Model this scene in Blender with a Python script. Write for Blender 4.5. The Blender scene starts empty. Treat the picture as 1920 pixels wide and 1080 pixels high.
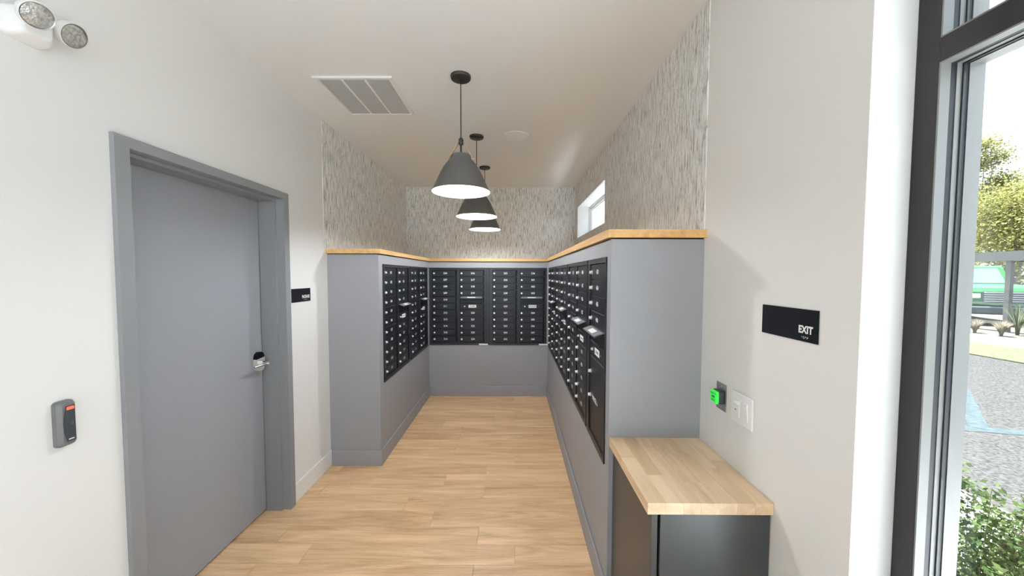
import bpy, bmesh, math, random
from mathutils import Vector, Matrix
random.seed(7)
S = bpy.context.scene
COL = S.collection
PI = math.pi

# ------------------------------------------------------------------ camera
CAM_H = 1.63
F_PX = 661.46
cd = bpy.data.cameras.new('camera')
cam = bpy.data.objects.new('camera', cd)
COL.objects.link(cam)
Rv = Vector((0.99998486, 0.0049993, 0.00229785))
Uv = Vector((-0.00251158, 0.04317466, 0.99906438))
Fv = Vector((-0.00489541, 0.99905503, -0.04318656))
cam.matrix_world = Matrix(((Rv.x, Uv.x, -Fv.x, 0), (Rv.y, Uv.y, -Fv.y, 0),
                           (Rv.z, Uv.z, -Fv.z, CAM_H), (0, 0, 0, 1)))
cd.sensor_width = 36.0
cd.lens = F_PX / 1920 * 36.0
cd.shift_y = 3.16 / 1920
cd.clip_start = 0.02
cd.clip_end = 300
S.camera = cam

# ------------------------------------------------------------------ sky, sun, exposure
W = bpy.data.worlds.new('sky')
S.world = W
W.use_nodes = True
nt = W.node_tree
nt.nodes.clear()
wo = nt.nodes.new('ShaderNodeOutputWorld')
bg = nt.nodes.new('ShaderNodeBackground')
tc = nt.nodes.new('ShaderNodeTexCoord')
no = nt.nodes.new('ShaderNodeTexNoise')
no.inputs['Scale'].default_value = 2.2
no.inputs['Detail'].default_value = 5
rp = nt.nodes.new('ShaderNodeValToRGB')
rp.color_ramp.elements[0].position = 0.38
rp.color_ramp.elements[0].color = (0.62, 0.82, 1.0, 1)
rp.color_ramp.elements[1].position = 0.62
rp.color_ramp.elements[1].color = (0.90, 0.96, 1.0, 1)
nt.links.new(tc.outputs['Generated'], no.inputs['Vector'])
nt.links.new(no.outputs['Fac'], rp.inputs['Fac'])
nt.links.new(rp.outputs['Color'], bg.inputs['Color'])
bg.inputs['Strength'].default_value = 1.9
nt.links.new(bg.outputs['Background'], wo.inputs['Surface'])

sl = bpy.data.lights.new('sun', 'SUN')
sl.energy = 33.0
sl.angle = math.radians(4)
sl.color = (0.97, 0.985, 1.0)
sun = bpy.data.objects.new('sun', sl)
COL.objects.link(sun)
sun.rotation_euler = (-Vector((-0.07, 0.38, 1.2))).to_track_quat('-Z', 'Y').to_euler()

S.view_settings.view_transform = 'Standard'
S.view_settings.look = 'None'
S.view_settings.gamma = 1.0
S.view_settings.use_curve_mapping = False
S.view_settings.exposure = 0.77
S.cycles.use_denoising = True
S.cycles.max_bounces = 10
S.cycles.diffuse_bounces = 7
S.cycles.transparent_max_bounces = 16
S.cycles.caustics_reflective = False
S.cycles.caustics_refractive = False
S.cycles.sample_clamp_indirect = 4.0
LAMP_PENDANT = 17.0

# ------------------------------------------------------------------ geometry helpers
class MB:
    def __init__(s): s.v = []; s.f = []
    def add(s, vs, fs):
        n = len(s.v); s.v += [tuple(p) for p in vs]; s.f += [tuple(i + n for i in f) for f in fs]; return s
    def box(s, x0, x1, y0, y1, z0, z1):
        return s.add([(x0,y0,z0),(x1,y0,z0),(x1,y1,z0),(x0,y1,z0),(x0,y0,z1),(x1,y0,z1),(x1,y1,z1),(x0,y1,z1)],
                     [(0,3,2,1),(4,5,6,7),(0,1,5,4),(1,2,6,5),(2,3,7,6),(3,0,4,7)])
    def bbox(s, x0, x1, y0, y1, z0, z1, b):
        bm = bmesh.new()
        r = bmesh.ops.create_cube(bm, size=1.0)
        for v in bm.verts:
            v.co = Vector(((x0+x1)/2 + v.co.x*(x1-x0), (y0+y1)/2 + v.co.y*(y1-y0), (z0+z1)/2 + v.co.z*(z1-z0)))
        bmesh.ops.bevel(bm, geom=bm.edges[:], offset=b, segments=1, affect='EDGES')
        bm.verts.index_update()
        s.add([v.co[:] for v in bm.verts], [[v.index for v in f.verts] for f in bm.faces])
        bm.free(); return s
    def prism(s, poly, z0, z1):
        n = len(poly)
        vs = [(p[0], p[1], z0) for p in poly] + [(p[0], p[1], z1) for p in poly]
        fs = [tuple(range(n-1, -1, -1)), tuple(range(n, 2*n))] + [(i, (i+1) % n, n+(i+1) % n, n+i) for i in range(n)]
        return s.add(vs, fs)
    def prism_axis(s, poly, a0, a1, axis):
        """poly in the two other axes (cyclic order), extruded along axis"""
        t = MB().prism(poly, a0, a1)
        m = {'x': lambda p: (p[2], p[0], p[1]), 'y': lambda p: (p[1], p[2], p[0]), 'z': lambda p: p}[axis]
        return s.add([m(p) for p in t.v], t.f)
    def lathe(s, prof, n=24, M=None, cap0=False, cap1=False):
        vs = []; fs = []
        for r, z in prof:
            for k in range(n):
                a = 2*PI*k/n; vs.append((r*math.cos(a), r*math.sin(a), z))
        for j in range(len(prof)-1):
            for k in range(n):
                k2 = (k+1) % n
                fs.append((j*n+k, j*n+k2, (j+1)*n+k2, (j+1)*n+k))
        if cap0: fs.append(tuple(range(n-1, -1, -1)))
        if cap1: fs.append(tuple((len(prof)-1)*n + k for k in range(n)))
        if M is not None: vs = [tuple(M @ Vector(v)) for v in vs]
        return s.add(vs, fs)
    def tube(s, p, q, r, n=8, r2=None):
        p = Vector(p); q = Vector(q); d = q-p
        M = Matrix.Translation(p) @ d.to_track_quat('Z', 'Y').to_matrix().to_4x4()
        return s.lathe([(r, 0), (r if r2 is None else r2, d.length)], n, M, True, True)
    def mesh(s, name, mat=None, smooth=None):
        me = bpy.data.meshes.new(name)
        me.from_pydata(s.v, [], s.f)
        me.update()
        bm = bmesh.new(); bm.from_mesh(me)
        bmesh.ops.recalc_face_normals(bm, faces=bm.faces[:])
        bm.to_mesh(me); bm.free()
        if mat: me.materials.append(mat)
        if smooth:
            me.shade_smooth()
            try: me.set_sharp_from_angle(angle=math.radians(smooth))
            except Exception: pass
        return me

def ob(name, data, parent=None, loc=(0,0,0), rot=(0,0,0), **props):
    o = bpy.data.objects.new(name, data)
    COL.objects.link(o)
    o.location = loc; o.rotation_euler = rot
    if parent is not None: o.parent = parent
    for k, v in props.items(): o[k] = v
    return o
def part(name, mb, mat, parent=None, smooth=None, loc=(0,0,0), rot=(0,0,0), **props):
    return ob(name, mb.mesh(name, mat, smooth), parent, loc, rot, **props)
def thing(name, label, cat, loc=(0,0,0), rot=(0,0,0), group=None):
    o = ob(name, None, None, loc, rot); o.empty_display_size = 0.1
    o['label'] = label; o['category'] = cat
    if group: o['group'] = group
    return o
def struct(name, mb, mat, label=None, smooth=None):
    o = part(name, mb, mat, None, smooth); o['kind'] = 'structure'
    if label: o['label'] = label
    return o

_txt = {}
def text_mb(s, size, bold=0.0, align='CENTER', space=1.0, sx=1.0):
    """flat lettering as MB in local x (right), z (up), facing -y"""
    key = (s, size, bold, align, space, sx)
    if key not in _txt:
        cu = bpy.data.curves.new('t', 'FONT'); cu.body = s; cu.size = size; cu.offset = bold
        cu.align_x = align; cu.align_y = 'CENTER'; cu.resolution_u = 2; cu.space_character = space
        o = bpy.data.objects.new('t', cu)
        me = o.to_mesh()
        m = MB().add([(v.co.x*sx, 0.0, v.co.y) for v in me.vertices], [tuple(p.vertices) for p in me.polygons])
        o.to_mesh_clear(); bpy.data.objects.remove(o); bpy.data.curves.remove(cu)
        _txt[key] = m
    return _txt[key]
def text_part(name, s, size, mat, parent, loc, **kw):
    m = text_mb(s, size, **kw)
    me = bpy.data.meshes.new(name); me.from_pydata(m.v, [], m.f); me.update(); me.materials.append(mat)
    return ob(name, me, parent, loc)

# ------------------------------------------------------------------ materials
def new_mat(name):
    m = bpy.data.materials.new(name); m.use_nodes = True
    t = m.node_tree; b = t.nodes['Principled BSDF']
    return m, t, b
def N(t, typ, **kw):
    n = t.nodes.new(typ)
    for k, v in kw.items():
        if k in n.inputs: n.inputs[k].default_value = v
        else: setattr(n, k, v)
    return n
def simple(name, col, rough=0.5, metal=0.0, spec=0.5, bump=0.0, bscale=200.0, var=0.0, vscale=3.0, emit=None, es=0.0):
    m, t, b = new_mat(name)
    b.inputs['Base Color'].default_value = (*col, 1)
    b.inputs['Roughness'].default_value = rough
    b.inputs['Metallic'].default_value = metal
    b.inputs['Specular IOR Level'].default_value = spec
    tcn = N(t, 'ShaderNodeTexCoord')
    if var > 0:
        n = N(t, 'ShaderNodeTexNoise', Scale=vscale, Detail=3.0)
        t.links.new(tcn.outputs['Object'], n.inputs['Vector'])
        r = N(t, 'ShaderNodeValToRGB')
        r.color_ramp.elements[0].position = 0.3; r.color_ramp.elements[1].position = 0.7
        r.color_ramp.elements[0].color = (*[c*(1-var) for c in col], 1)
        r.color_ramp.elements[1].color = (*[min(1, c*(1+var)) for c in col], 1)
        t.links.new(n.outputs['Fac'], r.inputs['Fac']); t.links.new(r.outputs['Color'], b.inputs['Base Color'])
    if bump > 0:
        n = N(t, 'ShaderNodeTexNoise', Scale=bscale, Detail=2.0)
        t.links.new(tcn.outputs['Object'], n.inputs['Vector'])
        bp = N(t, 'ShaderNodeBump', Strength=bump, Distance=0.002)
        t.links.new(n.outputs['Fac'], bp.inputs['Height']); t.links.new(bp.outputs['Normal'], b.inputs['Normal'])
    if emit:
        b.inputs['Emission Color'].default_value = (*emit, 1); b.inputs['Emission Strength'].default_value = es
    return m
def wood(name, dark, light, axis='X', rough=0.45, grain=1.0, rnd=0.18, ringscale=9.0):
    m, t, b = new_mat(name)
    tcn = N(t, 'ShaderNodeTexCoord'); oi = N(t, 'ShaderNodeObjectInfo')
    off = N(t, 'ShaderNodeVectorMath', operation='SCALE'); off.inputs[0].default_value = (31.0, 17.0, 23.0)
    t.links.new(oi.outputs['Random'], off.inputs['Scale'])
    ad = N(t, 'ShaderNodeVectorMath', operation='ADD')
    t.links.new(tcn.outputs['Object'], ad.inputs[0]); t.links.new(off.outputs[0], ad.inputs[1])
    mp = N(t, 'ShaderNodeMapping')
    st = {'X': (0.9, ringscale, ringscale), 'Y': (ringscale, 0.9, ringscale), 'Z': (ringscale, ringscale, 0.9)}[axis]
    mp.inputs['Scale'].default_value = st
    t.links.new(ad.outputs[0], mp.inputs['Vector'])
    n1 = N(t, 'ShaderNodeTexNoise', Scale=1.5, Detail=6.0, Roughness=0.62, Distortion=1.1)
    t.links.new(mp.outputs[0], n1.inputs['Vector'])
    mp2 = N(t, 'ShaderNodeMapping')
    mp2.inputs['Scale'].default_value = tuple(x*(4 if x < 1 else 9) for x in st)
    t.links.new(ad.outputs[0], mp2.inputs['Vector'])
    n2 = N(t, 'ShaderNodeTexNoise', Scale=2.0, Detail=4.0, Roughness=0.7)
    t.links.new(mp2.outputs[0], n2.inputs['Vector'])
    mx = N(t, 'ShaderNodeMath', operation='MULTIPLY_ADD')
    t.links.new(n2.outputs['Fac'], mx.inputs[0]); mx.inputs[1].default_value = 0.35*grain
    t.links.new(n1.outputs['Fac'], mx.inputs[2])
    ra = N(t, 'ShaderNodeMath', operation='MULTIPLY_ADD')
    t.links.new(oi.outputs['Random'], ra.inputs[0]); ra.inputs[1].default_value = rnd
    t.links.new(mx.outputs[0], ra.inputs[2])
    r = N(t, 'ShaderNodeValToRGB')
    r.color_ramp.elements[0].position = 0.45; r.color_ramp.elements[0].color = (*dark, 1)
    r.color_ramp.elements[1].position = 0.98; r.color_ramp.elements[1].color = (*light, 1)
    t.links.new(ra.outputs[0], r.inputs['Fac']); t.links.new(r.outputs['Color'], b.inputs['Base Color'])
    b.inputs['Roughness'].default_value = rough
    bp = N(t, 'ShaderNodeBump', Strength=0.12, Distance=0.002)
    t.links.new(n2.outputs['Fac'], bp.inputs['Height']); t.links.new(bp.outputs['Normal'], b.inputs['Normal'])
    return m
def wallpaper_mat():
    m, t, b = new_mat('reed_wallpaper')
    tcn = N(t, 'ShaderNodeTexCoord'); sp = N(t, 'ShaderNodeSeparateXYZ')
    t.links.new(tcn.outputs['Object'], sp.inputs[0])
    u = N(t, 'ShaderNodeMath', operation='ADD')
    t.links.new(sp.outputs['X'], u.inputs[0]); t.links.new(sp.outputs['Y'], u.inputs[1])
    def noise(su, sz, detail, dist=0.0):
        a = N(t, 'ShaderNodeMath', operation='MULTIPLY'); a.inputs[1].default_value = su
        c = N(t, 'ShaderNodeMath', operation='MULTIPLY'); c.inputs[1].default_value = sz
        t.links.new(u.outputs[0], a.inputs[0]); t.links.new(sp.outputs['Z'], c.inputs[0])
        cb = N(t, 'ShaderNodeCombineXYZ')
        t.links.new(a.outputs[0], cb.inputs[0]); t.links.new(c.outputs[0], cb.inputs[1])
        n = N(t, 'ShaderNodeTexNoise', Scale=1.0, Detail=detail, Roughness=0.6, Distortion=dist)
        t.links.new(cb.outputs[0], n.inputs['Vector'])
        return n
    n1 = noise(95.0, 9.0, 2.0, 0.4)
    n2 = noise(230.0, 40.0, 2.0)
    mx = N(t, 'ShaderNodeMix', data_type='FLOAT'); mx.inputs[0].default_value = 0.34
    t.links.new(n1.outputs['Fac'], mx.inputs[2]); t.links.new(n2.outputs['Fac'], mx.inputs[3])
    r = N(t, 'ShaderNodeValToRGB'); cr = r.color_ramp
    cr.elements[0].position = 0.33; cr.elements[0].color = (0.17, 0.17, 0.165, 1)
    cr.elements[1].position = 0.62; cr.elements[1].color = (0.91, 0.915, 0.91, 1)
    e = cr.elements.new(0.45); e.color = (0.64, 0.64, 0.625, 1)
    e = cr.elements.new(0.53); e.color = (0.82, 0.82, 0.805, 1)
    t.links.new(mx.outputs[0], r.inputs['Fac']); t.links.new(r.outputs['Color'], b.inputs['Base Color'])
    bp = N(t, 'ShaderNodeBump', Strength=0.7, Distance=0.006)
    t.links.new(mx.outputs[0], bp.inputs['Height']); t.links.new(bp.outputs['Normal'], b.inputs['Normal'])
    b.inputs['Roughness'].default_value = 0.75
    return m
def glass_mat(name, tint=(0.97, 0.985, 0.98), base=0.03):
    m = bpy.data.materials.new(name); m.use_nodes = True
    t = m.node_tree; t.nodes.clear()
    o = N(t, 'ShaderNodeOutputMaterial'); tr = N(t, 'ShaderNodeBsdfTransparent'); gl = N(t, 'ShaderNodeBsdfGlossy')
    tr.inputs['Color'].default_value = (*tint, 1); gl.inputs['Roughness'].default_value = 0.02
    lw = N(t, 'ShaderNodeLayerWeight', Blend=0.5); mx = N(t, 'ShaderNodeMixShader')
    pw5 = N(t, 'ShaderNodeMath', operation='POWER'); pw5.inputs[1].default_value = 5.0
    fr = N(t, 'ShaderNodeMath', operation='MULTIPLY_ADD'); fr.inputs[1].default_value = 0.55; fr.inputs[2].default_value = base
    t.links.new(lw.outputs['Facing'], pw5.inputs[0]); t.links.new(pw5.outputs[0], fr.inputs[0])
    t.links.new(fr.outputs[0], mx.inputs[0]); t.links.new(tr.outputs[0], mx.inputs[1]); t.links.new(gl.outputs[0], mx.inputs[2])
    t.links.new(mx.outputs[0], o.inputs['Surface'])
    return m
def leaf_mat(name, c0, c1):
    m, t, b = new_mat(name)
    g = N(t, 'ShaderNodeNewGeometry'); r = N(t, 'ShaderNodeValToRGB')
    r.color_ramp.elements[0].color = (*c0, 1); r.color_ramp.elements[1].color = (*c1, 1)
    t.links.new(g.outputs['Random Per Island'], r.inputs['Fac']); t.links.new(r.outputs['Color'], b.inputs['Base Color'])
    b.inputs['Roughness'].default_value = 0.55
    b.inputs['Specular IOR Level'].default_value = 0.05
    tl = N(t, 'ShaderNodeBsdfTranslucent'); t.links.new(r.outputs['Color'], tl.inputs['Color'])
    mx = N(t, 'ShaderNodeMixShader'); mx.inputs[0].default_value = 0.45
    t.links.new(b.outputs[0], mx.inputs[1]); t.links.new(tl.outputs[0], mx.inputs[2])
    t.links.new(mx.outputs[0], t.nodes['Material Output'].inputs['Surface'])
    return m

M = dict(
    wall=simple('warm_white_paint', (0.80, 0.797, 0.79), 0.55, spec=0.3, bump=0.05, bscale=260),
    ceil=simple('ceiling_paint', (0.85, 0.868, 0.885), 0.7, spec=0.2, bump=0.05, bscale=220),
    grey=simple('grey_paint', (0.31, 0.313, 0.335), 0.5, spec=0.35, bump=0.05, bscale=260),
    doorgrey=simple('door_grey_paint', (0.305, 0.318, 0.35), 0.42, spec=0.4, bump=0.04, bscale=180),
    framegrey=simple('frame_grey_paint', (0.25, 0.255, 0.272), 0.4, spec=0.4),
    basewhite=simple('white_baseboard_paint', (0.80, 0.80, 0.80), 0.4),
    paper=wallpaper_mat(),
    plank=wood('oak_floor', (0.44, 0.248, 0.112), (0.86, 0.59, 0.35), 'X', 0.42, 1.25, 0.08, 8.0),
    ledge=wood('oak_ledge', (0.44, 0.23, 0.07), (0.70, 0.44, 0.185), 'Y', 0.4, 1.0, 0.2, 14.0),
    ledgex=wood('oak_ledge_cross', (0.44, 0.23, 0.07), (0.70, 0.44, 0.185), 'X', 0.4, 1.0, 0.2, 14.0),
    block=wood('butcher_block', (0.52, 0.35, 0.20), (0.80, 0.61, 0.41), 'Y', 0.38, 0.7, 0.28, 9.0),
    blackbox=simple('black_powder_coat', (0.010, 0.0115, 0.016), 0.42, spec=0.28, bump=0.05, bscale=500),
    blackframe=simple('black_frame_coat', (0.016, 0.0175, 0.023), 0.38, spec=0.32),
    void=simple('black_recess', (0.006, 0.006, 0.006), 0.7, spec=0.1),
    chrome=simple('chrome', (0.86, 0.86, 0.84), 0.20, metal=1.0),
    lockmetal=simple('satin_nickel', (0.88, 0.87, 0.84), 0.38, metal=0.55),
    whiteprint=simple('white_print', (0.85, 0.85, 0.85), 0.6),
    darkprint=simple('dark_print', (0.05, 0.05, 0.05), 0.6),
    silverlabel=simple('silver_label', (0.19, 0.195, 0.20), 0.5, metal=0.1),
    laminate=simple('black_laminate', (0.030, 0.033, 0.037), 0.36, spec=0.8),
    shade=simple('graphite_shade', (0.095, 0.091, 0.088), 0.48, spec=0.45),
    shadein=simple('white_shade_inside', (0.85, 0.84, 0.80), 0.5),
    leather=simple('tan_leather', (0.50, 0.27, 0.12), 0.5, var=0.15, vscale=60),
    black=simple('matt_black_metal', (0.016, 0.016, 0.016), 0.45),
    plastic=simple('white_plastic', (0.84, 0.85, 0.865), 0.32),
    grille=simple('white_grille', (0.92, 0.94, 0.97), 0.6, bump=0.1, bscale=900),
    ventfin=simple('grey_vent_fin', (0.36, 0.355, 0.34), 0.5),
    lensglass=simple('faceted_lamp_lens', (0.62, 0.63, 0.62), 0.22, metal=0.45, bump=1.0, bscale=140, var=0.35, vscale=120),
    sign=simple('sign_black', (0.006, 0.007, 0.011), 0.45, spec=0.15),
    steel=simple('brushed_steel', (0.42, 0.42, 0.43), 0.3, metal=0.9),
    green=simple('green_button', (0.03, 0.62, 0.06), 0.3, emit=(0.05, 0.9, 0.1), es=0.25),
    readerdark=simple('reader_dark', (0.045, 0.05, 0.06), 0.4),
    readergrey=simple('reader_grey', (0.15, 0.15, 0.155), 0.45),
    led=simple('red_led', (0.8, 0.05, 0.02), 0.4, emit=(1.0, 0.07, 0.03), es=1.6),
    alu=simple('black_aluminium', (0.022, 0.020, 0.021), 0.42, spec=0.3),
    stop=simple('aluminium_painted_sheen', (0.20, 0.20, 0.197), 0.42, metal=0.2),  # lighter grey stands in for sky reflection on the dark frame's sides
    gasket=simple('rubber_gasket', (0.012, 0.014, 0.02), 0.5),
    vinyl=simple('white_vinyl', (0.82, 0.83, 0.83), 0.35),
    glass=glass_mat('window_glass'),
    asphalt=simple('weathered_asphalt', (0.038, 0.037, 0.036), 0.9, spec=0.0, bump=0.6, bscale=60, var=0.45, vscale=38),
    concrete=simple('pale_concrete', (0.56, 0.57, 0.575), 0.85, bump=0.2, bscale=80, var=0.06, vscale=6),
    bluepaint=simple('blue_road_paint', (0.036, 0.046, 0.049), 0.8, spec=0.0, var=0.18, vscale=14),
    lawn=simple('lawn_green', (0.058, 0.066, 0.038), 0.9, spec=0.0, bump=0.8, bscale=40, var=0.25, vscale=9),
    mulch=simple('tan_gravel_bed', (0.085, 0.077, 0.066), 0.95, spec=0.0, bump=0.8, bscale=50, var=0.3, vscale=20),
    fence=simple('grey_steel_fence', (0.07, 0.068, 0.065), 0.5),
    truck=simple('green_truck_paint', (0.022, 0.105, 0.032), 0.4, spec=0.2),
    truckdark=simple('dark_truck_trim', (0.05, 0.055, 0.07), 0.45),
    tyre=simple('tyre_rubber', (0.02, 0.02, 0.02), 0.8),
    carglass=simple('truck_glass', (0.10, 0.16, 0.20), 0.08, spec=0.8),
    lampglass=simple('headlamp_glass', (0.85, 0.87, 0.88), 0.15),
    stucco=simple('exterior_stucco', (0.30, 0.29, 0.275), 0.85),
    bark=simple('bark', (0.14, 0.10, 0.07), 0.9),
    leafA=leaf_mat('shrub_leaf', (0.03, 0.058, 0.018), (0.10, 0.13, 0.05)),
    leafB=leaf_mat('tree_leaf_yellow_green', (0.13, 0.137, 0.04), (0.27, 0.255, 0.095)),
    leafC=leaf_mat('tree_leaf_green', (0.09, 0.112, 0.038), (0.20, 0.21, 0.08)),
    straw=leaf_mat('straw_grass', (0.14, 0.125, 0.09), (0.27, 0.245, 0.19)),
    strap=leaf_mat('strap_leaf', (0.07, 0.09, 0.055), (0.14, 0.16, 0.10)),
    bulb=simple('glowing_bulb', (1, 0.95, 0.85), 0.4, emit=(1.0, 0.93, 0.82), es=6.0),
)

# ------------------------------------------------------------------ room dimensions
XL, XR, NL, NR = -1.556, 0.884, -1.127, 0.453
YB, YB2, ZC = 4.67, 5.118, 2.879
YDL, YDR = 2.94, 1.648
YREAR = -3.2
XO = 1.13               # outer face of the right wall
ZLB, ZLT = 1.801, 1.838  # ledge
ZPT = 1.795              # top of the partitions, below the shadow gap
MZ0, MZ1 = 0.690, 1.715  # mailbox opening

# floor ------------------------------------------------------------
fl = struct('floor', MB().box(-1.80, XO, YREAR, 5.3, -0.12, -0.0075), M['plank'], 'light oak plank floor of the mail room')
pw = 0.15
lens = [1.22, 0.93, 0.61, 0.40]
pm = {}
def plank_mesh(L):
    L = round(L, 2)
    if L not in pm:
        pm[L] = MB().bbox(0.0006, L-0.0006, 0.0005, pw-0.0005, -0.007, 0.0, 0.0007).mesh('plank', M['plank'])
    return pm[L]
y = 1.91 - 17*pw
row = 0
while y < 4.68:
    x = -1.76
    first = True
    while x < 0.89:
        L = random.choice([0.32, 0.55, 0.78, 1.0, 1.22]) if first else 1.22
        first = False
        L = min(L, round(0.90 - x, 2))
        if L < 0.02: break
        ob('plank', plank_mesh(L), fl, (x, y, 0))
        x += round(L, 2)
    y += pw; row += 1
# ceiling ----------------------------------------------------------
struct('ceiling', MB().box(-1.95, XO, YREAR-0.2, 5.4, ZC, ZC+0.25), M['ceil'], 'plain white ceiling over the mail room')
# left wall with the door opening -----------------------------------
DY0, DY1, DZ = 1.425, 2.37, 2.13
wl = struct('wall_left', MB().box(-1.79, XL, YREAR, DY0-0.02, 0, ZC).box(-1.79, XL, DY1+0.02, 5.3, 0, ZC)
       .box(-1.79, XL, DY0-0.02, DY1+0.02, DZ+0.02, ZC).box(-1.95, -1.79, YREAR, 5.3, 0, ZC), M['wall'], 'warm white wall with the grey door')
part('wallpaper', MB().box(XL, XL+0.004, 2.893, YB2, ZLT, ZC), M['paper'], wl, label='grey reed-textured wallpaper on the upper left wall')
# back wall ---------------------------------------------------------
wb = struct('wall_back', MB().box(XL, XR, YB2, 5.3, 0, ZC), M['wall'], 'upper back wall behind the pendant lights')
part('wallpaper', MB().box(XL+0.004, XR-0.004, YB2-0.004, YB2, ZLT, ZC), M['paper'], wb, label='grey reed-textured wallpaper on the back wall')
# right wall with the clerestory opening and the storefront opening ----
CY0, CY1, CZ0, CZ1 = 3.462, 4.925, 2.129, 2.559
SY1 = 0.90
SY0 = -2.75
SZ1 = 2.80
wr = struct('wall_right', MB().box(XR, XO, SY1, CY0, 0, ZC).box(XR, XO, CY1, 5.3, 0, ZC).box(XR, XO, CY0, CY1, 0, CZ0)
       .box(XR, XO, CY0, CY1, CZ1, ZC).box(XR, XO, SY0, SY1, SZ1, ZC).box(XR, XO, YREAR, SY0, 0, ZC)
       .box(XR, XO, SY0, SY1, 0, 0.06), M['wall'], 'warm white wall beside the glazed entrance')
part('wallpaper', MB().box(XR-0.004, XR, YDR, CY0, ZLT, ZC).box(XR-0.004, XR, CY1, YB2-0.004, ZLT, ZC)
     .box(XR-0.004, XR, CY0, CY1, ZLT, CZ0).box(XR-0.004, XR, CY0, CY1, CZ1, ZC), M['paper'], wr,
     label='grey reed-textured wallpaper on the upper right wall')
RX0, RX1 = -1.40, 0.75
struct('wall_rear', MB().box(-1.95, RX0, YREAR-0.2, YREAR, 0, ZC).box(RX1, XO, YREAR-0.2, YREAR, 0, ZC).box(RX0, RX1, YREAR-0.2, YREAR, SZ1, ZC)
       .box(RX0, RX1, YREAR-0.2, YREAR, 0, 0.06), M['wall'], 'white lobby wall behind the viewpoint')
struct('wall_outer', MB().box(XO, XO+0.02, SY1+0.06, CY0-0.05, -0.3, 3.2).box(XO, XO+0.02, CY0-0.05, CY1+0.05, -0.3, CZ0-0.05)
       .box(XO, XO+0.02, CY0-0.05, CY1+0.05, CZ1+0.05, 3.2).box(XO, XO+0.02, CY1+0.05, 5.5, -0.3, 3.2), M['stucco'], 'outside face of the building')

# grey mailbox partitions ---------------------------------------------
U2W, U1W, TR = 0.758, 0.395, 0.04
LY0 = 3.025; LYE = LY0 + 2*U2W + TR
RYE = 1.715; RY_D = RYE + U1W; RY_C = RY_D + TR + U2W; RY_B = RY_C + TR + U2W; RY_A = RY_B + TR + U2W
BX0 = -1.120; BXE = BX0 + 2*U2W + TR
DEP = 0.25
e = 0.002
struct('wall_niche_left', MB().box(XL, NL, YDL, LY0-e, 0, ZPT).box(XL, NL, LYE+e, YB, 0, ZPT).box(XL, NL, LY0-e, LYE+e, 0, MZ0-e)
       .box(XL, NL, LY0-e, LYE+e, MZ1+e, ZPT).box(XL, NL-DEP, LY0-e, LYE+e, MZ0-e, MZ1+e), M['grey'], 'low grey partition holding the left mailboxes')
struct('wall_niche_back', MB().box(XL, BX0-e, YB, YB2, 0, ZPT).box(BXE+e, XR, YB, YB2, 0, ZPT).box(BX0-e, BXE+e, YB, YB2, 0, MZ0-e)
       .box(BX0-e, BXE+e, YB, YB2, MZ1+e, ZPT).box(BX0-e, BXE+e, YB+DEP, YB2, MZ0-e, MZ1+e), M['grey'], 'low grey partition holding the back mailboxes')
struct('wall_niche_right', MB().box(NR, XR, YDR, RYE-e, 0, ZPT).box(NR, XR, RY_A+e, YB, 0, ZPT).box(NR, XR, RYE-e, RY_A+e, 0, MZ0-e)
       .box(NR, XR, RYE-e, RY_A+e, MZ1+e, ZPT).box(NR+DEP, XR, RYE-e, RY_A+e, MZ0-e, MZ1+e), M['grey'], 'low grey partition holding the right mailboxes')
# baseboards -----------------------------------------------------------
bh, bt = 0.135, 0.012
def bb_prof(x0, x1, y0, y1):
    return MB().bbox(x0, x1, y0, y1, 0.0005, bh, 0.003)
struct('baseboard_left', bb_prof(XL, XL+bt, 2.421, YDL).box(XL, XL+bt, YREAR, 1.369, 0.0005, bh), M['basewhite'], 'white baseboard beside the grey door')
struct('baseboard_niche_left', MB().bbox(XL+bt, NL+bt, YDL-bt, YDL, 0.0005, bh, 0.003).bbox(NL, NL+bt, YDL-bt+0.003, YB, 0.0005, bh, 0.003), M['grey'], 'grey baseboard of the left partition')
struct('baseboard_niche_back', bb_prof(NL+bt, NR-bt, YB-bt, YB), M['grey'], 'grey baseboard of the back partition')
struct('baseboard_niche_right', bb_prof(NR-bt, NR, YDR-bt, YB), M['grey'], 'grey baseboard of the right partition')
# oak ledge --------------------------------------------------------------
lo = 0.02
def ledge(name, poly, gap, mat, label):
    o = struct(name, MB().prism(poly, ZLB, ZLT), mat, label)
    part('shadow_gap_strip', MB().prism(gap, ZPT, ZLB), M['void'], o)  # black colour stands for the line of shade beneath the ledge
    return o
g_ = 0.008
ledge('trim_1', [(XL, YDL-lo), (NL+lo, YDL-lo), (NL+lo, YB-lo), (XL, YB2)], [(XL, YDL+g_), (NL-g_, YDL+g_), (NL-g_, YB+g_), (XL, YB2)], M['ledge'], 'oak ledge capping the left partition')
ledge('trim_2', [(NL+lo, YB-lo), (NR-lo, YB-lo), (XR, YB2), (XL, YB2)], [(NL-g_, YB+g_), (NR+g_, YB+g_), (XR, YB2), (XL, YB2)], M['ledgex'], 'oak ledge capping the back partition')
ledge('trim_3', [(NR-lo, YDR-lo), (XR, YDR-lo), (XR, YB2), (NR-lo, YB-lo)], [(NR+g_, YDR+g_), (XR, YDR+g_), (XR, YB2), (NR+g_, YB+g_)], M['ledge'], 'oak ledge capping the right partition')

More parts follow.
